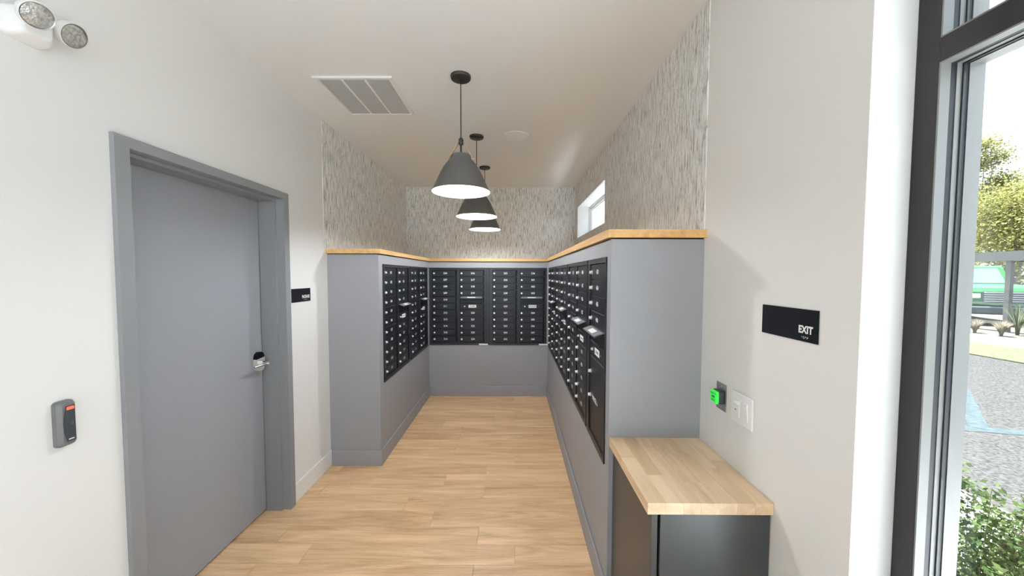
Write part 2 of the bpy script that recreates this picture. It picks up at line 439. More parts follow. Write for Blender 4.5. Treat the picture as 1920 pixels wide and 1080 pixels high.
# door with frame ----------------------------------------------------------
dr = ob('door_1', None, None, (XL, (DY0+DY1)/2, 0)); dr['kind'] = 'structure'; dr['label'] = 'grey painted steel door with a grey frame and chrome lever'
def dl(mb): # to the door's local frame
    mb.v = [(v[0]-XL, v[1]-(DY0+DY1)/2, v[2]) for v in mb.v]; return mb
FX = XL+0.020
fm = MB()
for sgn, yi, yo in ((1, DY1, 2.42), (-1, DY0, 1.37)):
    a, b2 = sorted((yi, yo))
    fm.box(XL+0.0005, FX, a, b2, 0, 2.173)                      # face
    a, b2 = sorted((yi, yi+sgn*0.0195)); fm.box(-1.785, XL+0.0005, a, b2, 0, DZ)
    a, b2 = sorted((yi, yi-sgn*0.016)); fm.box(-1.697, -1.590, a, b2, 0, DZ-0.0)
fm.box(XL+0.0005, FX, DY0, DY1, DZ, 2.173)
fm.box(-1.785, XL+0.0005, DY0-0.0195, DY1+0.0195, DZ, DZ+0.0195)
fm.box(-1.697, -1.590, DY0+0.016, DY1-0.016, DZ-0.016, DZ)
part('door_frame', dl(fm), M['framegrey'], dr, label='grey steel door frame')
leafp = part('door_leaf', dl(MB().bbox(-1.745, -1.702, DY0+0.004, DY1-0.005, 0.012, DZ-0.004, 0.002)), M['doorgrey'], dr)
# lever lock
LY, LZ = 2.312, 1.052
lk = ob('lever_lock', None, leafp)
def arc(cy, cz, r, a0, a1, n): return [(cy+r*math.cos(a0+(a1-a0)*i/n), cz+r*math.sin(a0+(a1-a0)*i/n)) for i in range(n+1)]
up = arc(LY, LZ+0.025, 0.036, 0, PI, 14) + [(LY-0.036, LZ+0.016), (LY+0.036, LZ+0.022)]
lowp = [(LY+0.036, LZ+0.022), (LY-0.036, LZ+0.016)] + arc(LY, LZ-0.030, 0.036, PI, 2*PI, 14)
part('reader_cap', dl(MB().prism_axis(up, -1.702, -1.680, 'x')), M['sign'], lk, label='glossy black reader cap of the lock')
part('escutcheon', dl(MB().prism_axis(lowp, -1.702, -1.676, 'x')), M['lockmetal'], lk, label='chrome lock plate')
hub = MB().tube((-1.676, LY, LZ-0.012), (-1.618, LY, LZ-0.012), 0.0135, 16).tube((-1.625, LY, LZ-0.012), (-1.612, LY, LZ-0.012), 0.016, 16)
part('lever_hub', dl(hub), M['chrome'], lk, 40)
lev = MB().tube((-1.630, LY, LZ-0.012), (-1.632, LY-0.055, LZ-0.013), 0.0105, 12, 0.009).tube((-1.632, LY-0.055, LZ-0.013), (-1.640, LY-0.112, LZ-0.016), 0.009, 12, 0.0085)
part('lever_handle', dl(lev), M['chrome'], lk, 40)
bpy.context.view_layer.update()

# clerestory window ----------------------------------------------------------
w1 = ob('window_1', None, None, (1.02, (CY0+CY1)/2, CZ0)); w1['kind'] = 'structure'; w1['label'] = 'small white clerestory window high in the right wall'
def wloc(mb, o): mb.v = [(v[0]-o[0], v[1]-o[1], v[2]-o[2]) for v in mb.v]; return mb
w1o = (1.02, (CY0+CY1)/2, CZ0)
def ring(mb, x0, x1, y0, y1, z0, z1, t):
    return mb.box(x0, x1, y0, y0+t, z0, z1).box(x0, x1, y1-t, y1, z0, z1).box(x0, x1, y0+t, y1-t, z0, z0+t).box(x0, x1, y0+t, y1-t, z1-t, z1)
# painted liner of the opening, frame, sash
lin = ring(MB(), XR-0.002, 1.04, CY0-0.0, CY1, CZ0, CZ1, 0.006)
part('reveal_lining', wloc(lin, w1o), M['basewhite'], w1)
part('window_frame', wloc(ring(MB(), 1.040, 1.125, CY0, CY1, CZ0, CZ1, 0.022), w1o), M['vinyl'], w1)
part('window_sash', wloc(ring(ring(MB(), 1.055, 1.10, CY0+0.022, CY1-0.022, CZ0+0.022, CZ1-0.022, 0.022), 1.068, 1.09, CY0+0.044, CY1-0.044, CZ0+0.044, CZ1-0.044, 0.012), w1o), M['vinyl'], w1)
part('pane', wloc(MB().box(1.077, 1.081, CY0+0.056, CY1-0.056, CZ0+0.056, CZ1-0.056), w1o), M['glass'], w1)

# storefront -------------------------------------------------------------------
SX0, SX1 = 0.992, 1.100
w2 = ob('window_2', None, None, (SX0, SY1, 0.06)); w2['kind'] = 'structure'; w2['label'] = 'tall black aluminium storefront glazing on the right'
w2o = (SX0, SY1, 0.06)
def sf(name, mb, mat, **k): return part(name, wloc(mb, w2o), mat, w2, **k)
TZ0, TZ1 = 2.127, 2.183
posts = [SY1-0.049, -0.30, -1.50, SY0]
mw = 0.049
ys = []
for i, p in enumerate(posts):
    sf('mullion', MB().bbox(SX0, SX1-0.001, p, p+mw, 0.06, SZ1, 0.0015), M['alu'])
sf('head_rail', MB().box(SX0, SX1-0.002, SY0+mw, SY1-mw, SZ1-0.05, SZ1), M['alu'])
sf('sill_rail', MB().box(SX0, SX1-0.002, SY0+mw, SY1-mw, 0.06, 0.16), M['alu'])
for i in range(3):
    y1 = posts[i]; y0 = posts[i+1]+mw
    sf('transom', MB().bbox(SX0+0.0005, SX1-0.0015, y0, y1, TZ0, TZ1, 0.001), M['alu'])
    for z0, z1 in ((0.16, TZ0), (TZ1, SZ1-0.05)):
        sf('pane', MB().box(1.0445, 1.0505, y0+0.004, y1-0.004, z0+0.004, z1-0.004), M['glass'])
        # glazing stops and gaskets round each pane (far jamb, near jamb, head, sill)
        st = MB(); gk = MB()
        t = 0.0035
        ring(st, SX0+0.001, 1.0165, y0, y1, z0, z1, t); ring(st, 1.0605, SX1-0.003, y0, y1, z0, z1, t)
        ring(gk, 1.0165, 1.0315, y0, y1, z0, z1, 0.0015)
        ring(st, 1.0315, 1.0435, y0, y1, z0, z1, 0.0030)
        ring(gk, 1.0435, 1.0445, y0, y1, z0, z1, 0.006); ring(gk, 1.0505, 1.0600, y0, y1, z0, z1, 0.0015)
        sf('glazing_stop', st, M['stop']); sf('gasket', gk, M['gasket'])

w3 = ob('added_rear_window', None, None, (RX0, YREAR-0.1, 0.06)); w3['kind'] = 'structure'; w3['label'] = 'black aluminium glazing added in the unseen rear lobby wall for daylight'  # unseen glazing, added to let more daylight into the room
w3o = (RX0, YREAR-0.1, 0.06)
for x in (RX0, (RX0+RX1)/2-0.025, RX1-0.05): part('mullion', wloc(MB().box(x, x+0.05, YREAR-0.15, YREAR-0.05, 0.06, SZ1), w3o), M['alu'], w3)
for k in range(2):
    xa = (RX0+0.05, (RX0+RX1)/2+0.025)[k]; xb = ((RX0+RX1)/2-0.025, RX1-0.05)[k]
    part('rail', wloc(MB().box(xa, xb, YREAR-0.15, YREAR-0.05, 0.06, 0.16).box(xa, xb, YREAR-0.15, YREAR-0.05, SZ1-0.05, SZ1).box(xa, xb, YREAR-0.15, YREAR-0.05, TZ0, TZ1), w3o), M['alu'], w3)
    for z0, z1 in ((0.16, TZ0), (TZ1, SZ1-0.05)): part('pane', wloc(MB().box(xa+0.001, xb-0.001, YREAR-0.103, YREAR-0.097, z0+0.001, z1-0.001), w3o), M['glass'], w3)

# ------------------------------------------------------------------ mailboxes
RH = 0.0877; Z_R0 = 0.033
lock_me = MB().lathe([(0.0, 0), (0.0125, 0), (0.0125, 0.003), (0.0095, 0.004), (0.0095, 0.014), (0.0085, 0.0155), (0.0, 0.0155)], 14,
                     Matrix.Rotation(PI/2, 4, 'X')).box(-0.001, 0.001, -0.0162, -0.0150, -0.005, 0.005).mesh('lock', M['lockmetal'], 35)
door_me = MB().bbox(0, 0.305, 0.0, 0.018, 0.0014, RH-0.0014, 0.0016).mesh('door', M['blackbox'])
door_me1 = MB().bbox(0, 0.32, 0.0, 0.018, 0.0014, RH-0.0014, 0.0016).mesh('door', M['blackbox'])
tag_me = MB().bbox(-0.052, 0.052, -0.0015, 0.0, -0.019, 0.019, 0.0006).mesh('label_plate', M['whiteprint'])
DF = 0.001   # door front y
def hood(w):
    m = MB()
    prof = [(0.0, 0.0), (-0.052, -0.020), (-0.053, -0.026), (-0.050, -0.026), (0.0, -0.006)]
    return m.prism_axis([(p[0], p[1]) for p in prof], 0.004, w-0.004, 'x')
def mailbox(name_label, loc, rotz, nums, single=False, trim=True, sticker=False, og='U.S. MAIL'):
    t = thing('mailbox_unit', name_label, 'mailboxes', loc, (0, 0, rotz), 'black wall mailbox units')
    w = U1W if single else U2W
    h = MZ1-MZ0
    fr = MB()
    top = Z_R0+11*RH
    fr.box(0, w, -0.007, 0.02, 0, Z_R0-0.002).box(0, w, -0.007, 0.02, top+0.002, h)
    cols = [0.043] if single else [0.043, 0.407]
    dw = 0.32 if single else 0.305
    fr.box(0, 0.040, -0.007, 0.02, Z_R0-0.002, top+0.002)
    if single: fr.box(0.383, w, -0.007, 0.02, Z_R0-0.002, top+0.002)
    else:
        fr.box(0.374, 0.403, -0.007, 0.02, Z_R0-0.002, top+0.002).box(0.737, w, -0.007, 0.02, Z_R0-0.002, top+0.002)
    fr.box(0, w, 0.021, 0.24, 0, h)
    part('frame', fr, M['blackframe'], t)
    if trim: part('trim_strip', MB().bbox(w+0.001, w+TR-0.001, -0.003, 0.02, 0, h, 0.001), M['blackframe'], t)
    k = 0
    for c, x0 in enumerate(cols):
        hg = MB()
        for r in range(11): hg.tube((x0+dw+0.009, 0.006, Z_R0+r*RH+0.010), (x0+dw+0.009, 0.006, Z_R0+(r+1)*RH-0.010), 0.005, 6)
        part('hinge', hg, M['void'], t)
        special = single or c == 1
        r = 0
        while r < 11:
            z0 = Z_R0+(10-r)*RH
            if special and r == 4:
                p = part('slot_panel', MB().bbox(x0, x0+dw, 0.003, 0.018, z0+0.0014, z0+RH-0.0014, 0.001), M['blackbox'], t)
                hd = part('mail_slot_hood', hood(dw), M['blackbox'], t, None, (x0, DF, z0+RH-0.002))
                lp = MB().add([(dw/2-0.14, -0.004, -0.0004), (dw/2+0.14, -0.004, -0.0004), (dw/2+0.14, -0.050, -0.0181), (dw/2-0.14, -0.050, -0.0181)], [(0, 1, 2, 3)])
                part('hood_label', lp, M['silverlabel'], hd, label='silver label on the slot hood')
                lp = MB().add([(dw/2-0.055, -0.013, -0.0031), (dw/2+0.055, -0.013, -0.0031), (dw/2+0.055, -0.042, -0.0142), (dw/2-0.055, -0.042, -0.0142)], [(0, 1, 2, 3)])
                part('hood_notice', lp, M['whiteprint'], hd, None, (0, 0, 0), label='white notice on the slot hood')
            elif special and r == 5:
                d = ob('outgoing_door', door_me1 if single else door_me, t, (x0, DF, z0))
                ob('lock', lock_me, d, (0.062, 0, RH/2), (0, 0, 0)).scale = (0.75, 0.75, 0.75)
                lb = ob('label_plate', tag_me, d, (0.165, -0.0002, RH/2+0.001))
                text_part('lettering', og, 0.019, M['darkprint'], d, (0.165, -0.0022, RH/2+0.001), bold=0.0006, sx=0.9)
                part('rivet', MB().lathe([(0.004, 0), (0.003, 0.002), (0, 0.0025)], 8, Matrix.Rotation(PI/2, 4, 'X')), M['steel'], d, None, (0.245, 0, RH/2))
            elif single and r == 6:
                H5 = 5*RH
                d = part('parcel_door', MB().bbox(0, dw, 0, 0.018, 0.0014, H5-0.0014, 0.0016), M['blackbox'], t, None, (x0, DF, Z_R0))
                ob('lock', lock_me, d, (0.020, 0, 0.345)); ob('lock', lock_me, d, (0.020, 0, 0.205))
                text_part('lettering', 'PARCEL 1', 0.036, M['whiteprint'], d, (0.125, -0.0006, 0.205), bold=0.001, sx=0.85)
                break
            else:
                d = ob('door', door_me1 if single else door_me, t, (x0, DF, z0))
                ob('lock', lock_me, d, (0.021, 0, RH/2-0.001))
                text_part('number', str(nums[k]), 0.033, M['whiteprint'], d, (0.170 if not single else 0.150, -0.0005, RH/2), bold=0.0008, space=1.02)
                k += 1
            r += 1
    if sticker: part('notice_sticker', MB().box(w-0.100, w+0.020, -0.0082, -0.0072, 0.000, 0.018), M['whiteprint'], t, label='white sticker on the lower frame')
    return t
def rng(a, b): return list(range(a, b+1))
mailbox('black mailbox unit on the back partition, nearer the left corner', (BX0, YB, MZ0), 0, rng(206, 216)+rng(216, 219)+rng(220, 224), sticker=True)
mailbox('black mailbox unit on the back partition, nearer the right corner', (BX0+U2W+TR, YB, MZ0), 0, rng(225, 235)+[236, 301, 302, 303]+rng(304, 308), trim=False, sticker=True, og='OUTGOING')
mailbox('black mailbox unit nearest the grey door on the left partition', (NL, LY0, MZ0), PI/2, rng(101, 120))
mailbox('black mailbox unit on the left partition next to the back corner', (NL, LY0+U2W+TR, MZ0), PI/2, rng(121, 135)+rng(201, 205), trim=False)
mailbox('black mailbox unit on the right partition next to the back corner', (NR, RY_A, MZ0), -PI/2, rng(309, 328))
mailbox('black mailbox unit in the middle of the right partition, second from the back corner', (NR, RY_B, MZ0), -PI/2, rng(329, 336)+rng(401, 412))
mailbox('two-column black mailbox unit beside the single column with the parcel locker', (NR, RY_C, MZ0), -PI/2, rng(413, 432))
mailbox('single-column black mailbox unit with a tall parcel locker at its bottom', (NR, RY_D, MZ0), -PI/2, rng(433, 436), single=True, trim=False)

# ------------------------------------------------------------------ pendant lights
RIM = 2.155 - ZC
outer = [(0.0, -0.489), (0.050, -0.489), (0.060, -0.492), (0.0635, -0.500), (0.0645, -0.512), (0.070, -0.521), (0.082, -0.533),
         (0.096, -0.549), (0.112, -0.573), (0.128, -0.602), (0.144, -0.636), (0.159, -0.670), (0.173, -0.700), (0.1835, RIM+0.001), (0.1845, RIM)]
inner = [(0.1845, RIM), (0.1825, RIM+0.001), (0.171, -0.697), (0.156, -0.667), (0.141, -0.634), (0.125, -0.600), (0.108, -0.572), (0.092, -0.549), (0.060, -0.530), (0.0, -0.520)]
pl_lab = ['graphite cone pendant lamp with leather straps, largest and nearest of the three',
          'graphite cone pendant lamp, middle one of the three in the row', 'graphite cone pendant lamp hanging farthest back, nearest the wallpapered back wall']
pm_ = None
for i, (x, y) in enumerate([(-0.338, 2.281), (-0.340, 3.249), (-0.341, 4.171)]):
    t = thing('pendant_lamp', pl_lab[i], 'pendant lamp', (x, y, ZC), group='pendant lamps over the aisle')
    if pm_ is None:
        stp = MB()
        for s in (-1, 1):
            a = Vector((s*0.012, 0, -0.405)); b = Vector((s*0.079, 0, -0.520)); c = Vector((s*0.0895, 0, -0.532))
            for p, q in ((a, b),):
                d = (q-p).normalized(); n = Vector((d.z*-1*s, 0, d.x*s)) if False else Vector((-d.z, 0, d.x))
                hw = 0.0085; th = 0.0018
                vs = []
                for pt in (p, q):
                    for sy in (-hw, hw):
                        for sn in (-th, th): vs.append(pt + Vector((0, sy, 0)) + n*sn)
                stp.add([v[:] for v in vs], [(0,1,3,2), (4,6,7,5), (0,4,5,1), (2,3,7,6), (0,2,6,4), (1,5,7,3)])
        pins = MB()
        for s in (-1, 1): pins.tube((s*0.070, 0, -0.517), (s*0.088, 0, -0.513), 0.004, 8)
        pm_ = dict(
            canopy=MB().lathe([(0.0, -0.022), (0.045, -0.022), (0.060, -0.018), (0.064, -0.010), (0.064, -0.0005), (0.0, -0.0005)], 40).mesh('canopy', M['black'], 35),
            cord=MB().tube((0, 0, -0.02), (0, 0, -0.386), 0.0034, 8).mesh('cord', M['black'], 40),
            stem=MB().tube((0, 0, -0.42), (0, 0, -0.490), 0.0060, 10).mesh('stem', M['black'], 40),
            knob=MB().lathe([(0.0, -0.380), (0.008, -0.382), (0.0145, -0.390), (0.0165, -0.400), (0.0165, -0.414), (0.0135, -0.424), (0.006, -0.429), (0.0, -0.430)], 18).mesh('knob', M['black'], 40),
            shade=MB().lathe(outer, 56).mesh('shade', M['shade'], 40),
            shade_lining=MB().lathe(inner, 56).mesh('shade_lining', M['shadein'], 60),
            strap=stp.mesh('strap', M['leather']), pin=pins.mesh('strap_pin', M['steel']),
            bulb=MB().lathe([(0.012, -0.53), (0.013, -0.555), (0.022, -0.575), (0.030, -0.60), (0.028, -0.622), (0.016, -0.636), (0.0, -0.640)], 20).mesh('bulb', M['bulb'], 60))
    for nm, me in pm_.items(): ob({'pin': 'strap_pin'}.get(nm, nm), me, t)
    L = bpy.data.lights.new('pendant_bulb', 'POINT'); L.energy = LAMP_PENDANT; L.color = (0.92, 0.96, 1.0); L.shadow_soft_size = 0.035
    lo_ = bpy.data.objects.new('pendant_bulb_light', L); COL.objects.link(lo_); lo_.parent = t; lo_.location = (0, 0, -0.665)

# ------------------------------------------------------------------ ceiling vent and speaker
t = thing('ceiling_vent', 'square white return air grille with three grey louvre panels in the ceiling', 'air vent', (-1.028, 2.543, ZC))
VW, VL = 0.253, 0.265
fr = MB()
fr = ring(fr, 0, 0, 0, 0, 0, 0, 0) if False else fr
def flat_ring(mb, hx, hy, t, z0, z1):
    return mb.box(-hx, hx, -hy, -hy+t, z0, z1).box(-hx, hx, hy-t, hy, z0, z1).box(-hx, -hx+t, -hy+t, hy-t, z0, z1).box(hx-t, hx, -hy+t, hy-t, z0, z1)
flat_ring(fr, VW, VL, 0.022, -0.012, -0.0005); flat_ring(fr, VW-0.022, VL-0.022, 0.008, -0.006, -0.0005)
part('frame', fr, M['plastic'], t)
part('backing', MB().box(-VW+0.03, VW-0.03, -VL+0.03, VL-0.03, -0.002, -0.0005), M['void'], t)
iw = VW-0.03
for s in (-1, 1): part('divider', MB().box(s*iw/3-0.007, s*iw/3+0.007, -VL+0.03, VL-0.03, -0.011, -0.002), M['plastic'], t)
for c in range(3):
    x0 = -iw + c*2*iw/3 + (0.007 if c else 0); x1 = -iw + (c+1)*2*iw/3 - (0.007 if c < 2 else 0)
    fm = MB(); n = 40
    for k in range(n):
        yy = -VL+0.03 + (k+0.5)*(2*(VL-0.03))/n
        fm.add([(x0, yy+0.0050, -0.0095), (x1, yy+0.0050, -0.0095), (x1, yy-0.0045, -0.003), (x0, yy-0.0045, -0.003),
                (x0, yy+0.0055, -0.0090), (x1, yy+0.0055, -0.0090), (x1, yy-0.0040, -0.0025), (x0, yy-0.0040, -0.0025)],
               [(0,1,2,3), (4,7,6,5), (0,4,5,1), (2,6,7,3), (0,3,7,4), (1,5,6,2)])
    part('louvre_panel', fm, M['ventfin'], t, kind='stuff')
t = thing('ceiling_speaker', 'flat round white speaker set in the ceiling behind the pendant lamps', 'speaker', (0.019, 3.237, ZC))
part('bezel', MB().lathe([(0.104, -0.0005), (0.1125, -0.0005), (0.1125, -0.004), (0.108, -0.007), (0.104, -0.006)], 48), M['plastic'], t, 40)
part('grille', MB().lathe([(0.104, -0.0005), (0.104, -0.0055), (0.0, -0.0065)], 48), M['grille'], t, 40)

# ------------------------------------------------------------------ emergency light
t = thing('emergency_light', 'white twin-head emergency light high on the left wall', 'emergency light', (XL, 1.13, 2.405))
bm_ = MB()
def rr(hw, hh, r, n=5):
    out = []
    for cx, cz, a0 in ((hw-r, hh-r, 0), (-hw+r, hh-r, PI/2), (-hw+r, -hh+r, PI), (hw-r, -hh+r, 1.5*PI)):
        out += [(cx+r*math.cos(a0+PI/2*i/n), cz+r*math.sin(a0+PI/2*i/n)) for i in range(n+1)]
    return out
def sh(pg, dy): return [(p[0]+dy, p[1]) for p in pg]
def loft_x(mb, sects):
    """sects: list of (x, polygon in y,z) with equal counts; closed ends"""
    n = len(sects[0][1]); vs = []; fs = []
    for x, pg in sects: vs += [(x, p[0], p[1]) for p in pg]
    for j in range(len(sects)-1):
        for k in range(n): fs.append((j*n+k, j*n+(k+1) % n, (j+1)*n+(k+1) % n, (j+1)*n+k))
    fs.append(tuple(range(n-1, -1, -1))); fs.append(tuple((len(sects)-1)*n+k for k in range(n)))
    return mb.add(vs, fs)
body = loft_x(MB(), [(0.0005, sh(rr(0.052, 0.046, 0.020), 0.010)), (0.030, sh(rr(0.051, 0.045, 0.020), 0.010)), (0.050, sh(rr(0.040, 0.036, 0.018), 0.010)), (0.056, sh(rr(0.032, 0.030, 0.016), 0.010))])
part('housing', body, M['plastic'], t, 35)
part('test_button', MB().lathe([(0.006, 0), (0.006, 0.004), (0.004, 0.005), (0, 0.005)], 12, Matrix.Translation((0.050, 0.022, -0.018)) @ Matrix.Rotation(PI/2, 4, 'Y')), M['steel'], t)
def head(pos, d, r, dep=0.055):
    d = Vector(d).normalized()
    Mx = Matrix.Translation(pos) @ d.to_track_quat('Z', 'Y').to_matrix().to_4x4()
    hd = part('lamp_head', MB().lathe([(0.0, -dep), (r*0.55, -dep), (r*0.85, -dep*0.65), (r*0.98, -0.012), (r, 0.0), (r*0.93, 0.001), (r*0.90, -0.006)], 36, Mx), M['plastic'], t, 40)
    part('lens_ring', MB().lathe([(r*0.93, 0.0012), (r*0.93, -0.005), (r*0.87, -0.005), (r*0.87, 0.0006), (r*0.93, 0.0012)], 36, Mx), M['steel'], hd, 40)
    part('lens', MB().lathe([(r*0.88, -0.004), (r*0.6, -0.0015), (r*0.3, -0.0005), (0, 0)], 36, Mx), M['lensglass'], hd, 50)
    return hd
head((0.106, -0.030, 0.007), (0.83, -0.12, -0.54), 0.0395, 0.042)
head((0.066, 0.093, 0.027), (0.89, 0.13, -0.43), 0.0415, 0.042)
part('swivel_arm', MB().tube((0.045, -0.025, 0.020), (0.072, -0.026, 0.026), 0.013, 10).tube((0.022, 0.050, 0.020), (0.030, 0.088, 0.042), 0.012, 10), M['plastic'], t, 40)

# ------------------------------------------------------------------ card reader
t = thing('card_reader', 'small dark grey card reader with a red light on the left wall', 'card reader', (XL, 1.187, 1.114))
part('base', loft_x(MB(), [(0.0005, rr(0.0265, 0.079, 0.012)), (0.012, rr(0.026, 0.0785, 0.012))]), M['readergrey'], t, 35)
part('cover', loft_x(MB(), [(0.012, rr(0.0250, 0.0775, 0.012)), (0.020, rr(0.0225, 0.075, 0.012)), (0.025, rr(0.0165, 0.070, 0.010))]), M['readergrey'], t, 35)
sw = [(-0.0005, 0.062), (-0.0045, 0.045), (-0.0085, 0.025), (-0.0105, 0.0), (-0.009, -0.025), (-0.0045, -0.048), (-0.001, -0.062)]
fp = [(0.0165, -0.062), (0.0165, 0.062)] + [(-0.0115-p[0]*0.0 + (p[0]+0.0055), p[1]) for p in sw]
part('face_plate', MB().prism_axis(fp, 0.0248, 0.0268, 'x'), M['readerdark'], t)
part('status_light', MB().bbox(0.0262, 0.0282, -0.006, 0.014, 0.048, 0.058, 0.0008), M['led'], t, label='glowing red status light')
part('maker_mark', MB().box(0.0266, 0.0272, -0.004, 0.011, -0.056, -0.0525), M['whiteprint'], t)
wv = MB()
for k, r_ in enumerate((0.005, 0.009)):
    for i in range(8):
        a0 = -0.9+1.8*i/8; a1 = -0.9+1.8*(i+1)/8
        wv.add([(0.0271, 0.001+r_*math.cos(a), r_*math.sin(a)) for a in (a0, a1)] + [(0.0271, 0.001+(r_+0.0013)*math.cos(a), (r_+0.0013)*math.sin(a)) for a in (a1, a0)], [(0, 1, 2, 3)])
part('wave_symbol', wv, M['silverlabel'], t)

# ------------------------------------------------------------------ signs
BR = {'E': (1, 5), 'X': (1, 3, 4, 6), 'I': (2, 4), 'T': (2, 3, 4, 5), 'P': (1, 2, 3, 4), 'A': (1,), 'C': (1, 4), 'K': (1, 3), 'G': (1, 2, 4, 5)}
def sign(label, word, loc, rotz, w, h, tx, tz, sx=0.80):
    t = thing('wall_sign', label, 'sign', loc, (0, 0, rotz), 'black room signs')
    part('panel', MB().bbox(-w/2, w/2, -0.0045, -0.0003, -h/2, h/2, 0.0006), M['sign'], t)
    text_part('lettering', word, 0.0305, M['whiteprint'], t, (tx, -0.0050, tz), bold=0.0014, sx=sx, space=1.05)
    br = MB()
    x0 = tx-len(word)*0.0066/2
    for i, ch in enumerate(word):
        for d in BR[ch]:
            br.lathe([(0.0011, 0), (0.0008, 0.0006), (0, 0.0008)], 6, Matrix.Translation((x0+i*0.0066+(0.0024 if d > 3 else 0), -0.0045, tz-0.0205-((d-1) % 3)*0.0024)) @ Matrix.Rotation(PI/2, 4, 'X'))
    part('braille', br, M['whiteprint'], t)
    return t
sign('black EXIT sign with white lettering and braille on the right wall', 'EXIT', (XR, 1.133, 1.4775), -PI/2, 0.229, 0.098, 0.072, -0.0135)
sign('black PACKAGE sign with white lettering beside the grey door frame', 'PACKAGE', (XL, 2.568, 1.4755), PI/2, 0.226, 0.097, 0.052, -0.0135, 0.66)

# ------------------------------------------------------------------ exit button, switches
t = thing('exit_button', 'green illuminated push-to-exit button on a steel plate', 'exit button', (XR, 1.480, 1.115), (0, 0, -PI/2))
part('plate', MB().bbox(-0.035, 0.035, -0.003, -0.0003, -0.057, 0.057, 0.0006), M['steel'], t)
for s in (-1, 1): part('screw', MB().lathe([(0.0035, 0), (0.0025, 0.0012), (0, 0.0015)], 10, Matrix.Translation((0, -0.003, s*0.042)) @ Matrix.Rotation(PI/2, 4, 'X')), M['chrome'], t)
part('collar', MB().bbox(-0.025, 0.025, -0.024, -0.003, -0.027, 0.027, 0.003), M['readerdark'], t)
bt_ = part('push_cap', MB().bbox(-0.0245, 0.0245, -0.037, -0.024, -0.0265, 0.0265, 0.004), M['green'], t, label='green illuminated cap')
text_part('lettering', 'PUSH TO', 0.0105, M['darkprint'], bt_, (0, -0.0374, 0.014), bold=0.0002)
text_part('lettering', 'EXIT', 0.0120, M['darkprint'], bt_, (0, -0.0374, -0.014), bold=0.0003)
part('symbol', MB().prism_axis([(-0.0374, -0.012), (-0.0374, 0.0)], 0, 0, 'x') if False else
     MB().add([(-0.010, -0.0374, -0.002), (0.004, -0.0374, -0.002), (0.004, -0.0374, -0.006), (0.012, -0.0374, 0.001), (0.004, -0.0374, 0.008), (0.004, -0.0374, 0.004), (-0.010, -0.0374, 0.004)], [(0, 1, 2, 3, 4, 5, 6)]), M['darkprint'], bt_)
t = thing('switch_plate', 'white double switch plate on the right wall', 'light switch', (XR, 1.340, 1.111), (0, 0, -PI/2))
part('plate', MB().bbox(-0.0635, 0.0635, -0.0085, -0.0003, -0.061, 0.061, 0.0035), M['plastic'], t)
for s, nm in ((-1, 'sensor_switch'), (1, 'rocker_switch')):
    cx = s*0.023
    part('insert_frame', flat_ring(MB(), 0.0185, 0.035, 0.0012, -0.0003, 0.0003) if False else MB().bbox(cx-0.0178, cx+0.0178, -0.0100, -0.0080, -0.0345, 0.0345, 0.0008), M['plastic'], t)
    if s > 0: part('rocker', MB().prism_axis([(-0.0100, -0.032), (-0.0145, 0.030), (-0.0100, 0.032)], cx-0.0155, cx+0.0155, 'x'), M['plastic'], t)
    else:
        part('sensor_lens', MB().bbox(cx-0.0150, cx+0.0150, -0.0145, -0.0100, 0.014, 0.031, 0.0014), M['grille'], t)
        part('push_pad', MB().bbox(cx-0.0150, cx+0.0150, -0.0125, -0.0100, -0.031, 0.011, 0.0010), M['plastic'], t)
        part('indicator', MB().box(cx-0.010, cx+0.000, -0.0128, -0.0122, -0.009, -0.006), M['darkprint'], t)
for s in (-1, 1):
    for z in (-0.048, 0.048): part('screw', MB().lathe([(0.003, 0), (0.002, 0.001), (0, 0.0012)], 8, Matrix.Translation((s*0.023, -0.0085, z)) @ Matrix.Rotation(PI/2, 4, 'X')), M['plastic'], t)

# ------------------------------------------------------------------ cabinet and its butcher-block top
t = thing('storage_cabinet', 'black laminate cabinet under the butcher-block top', 'cabinet', (0.68, 1.41, 0))
co = (0.68, 1.41, 0)
part('carcass', wloc(MB().bbox(0.505, XR-0.003, 1.178, YDR-0.002, 0.10, 0.8165, 0.001), co), M['laminate'], t)
part('toe_kick', wloc(MB().box(0.53, XR-0.003, 1.21, YDR-0.002, 0.0, 0.10), co), M['blackbox'], t)
part('door_panel', wloc(MB().bbox(0.474, 0.496, 1.178, YDR-0.004, 0.10, 0.814, 0.001), co), M['laminate'], t)
part('reveal_strip', wloc(MB().box(0.496, 0.505, 1.190, YDR-0.004, 0.10, 0.814), co), M['void'], t)
t = thing('counter_top', 'pale butcher-block counter top made of glued staves', 'counter top', (0.67, 1.407, 0.817))
so = (0.67, 1.407, 0.817)
nx = 7; x0 = 0.456; sw_ = (XR-0.002-x0)/nx
for i in range(nx):
    ys = [1.165]; 
    yy = 1.165 + [0.30, 0.17, 0.40, 0.12, 0.34, 0.22, 0.28][i]
    ys += [yy, YDR-0.0005]
    for a, b2 in zip(ys[:-1], ys[1:]):
        cx, cyy = x0+(i+0.5)*sw_-so[0], (a+b2)/2-so[1]
        part('stave', MB().bbox(-sw_/2+0.0001, sw_/2-0.0001, -(b2-a)/2+0.0001, (b2-a)/2-0.0001, 0, 0.040, 0.0006), M['block'], t, None, (cx, cyy, 0))

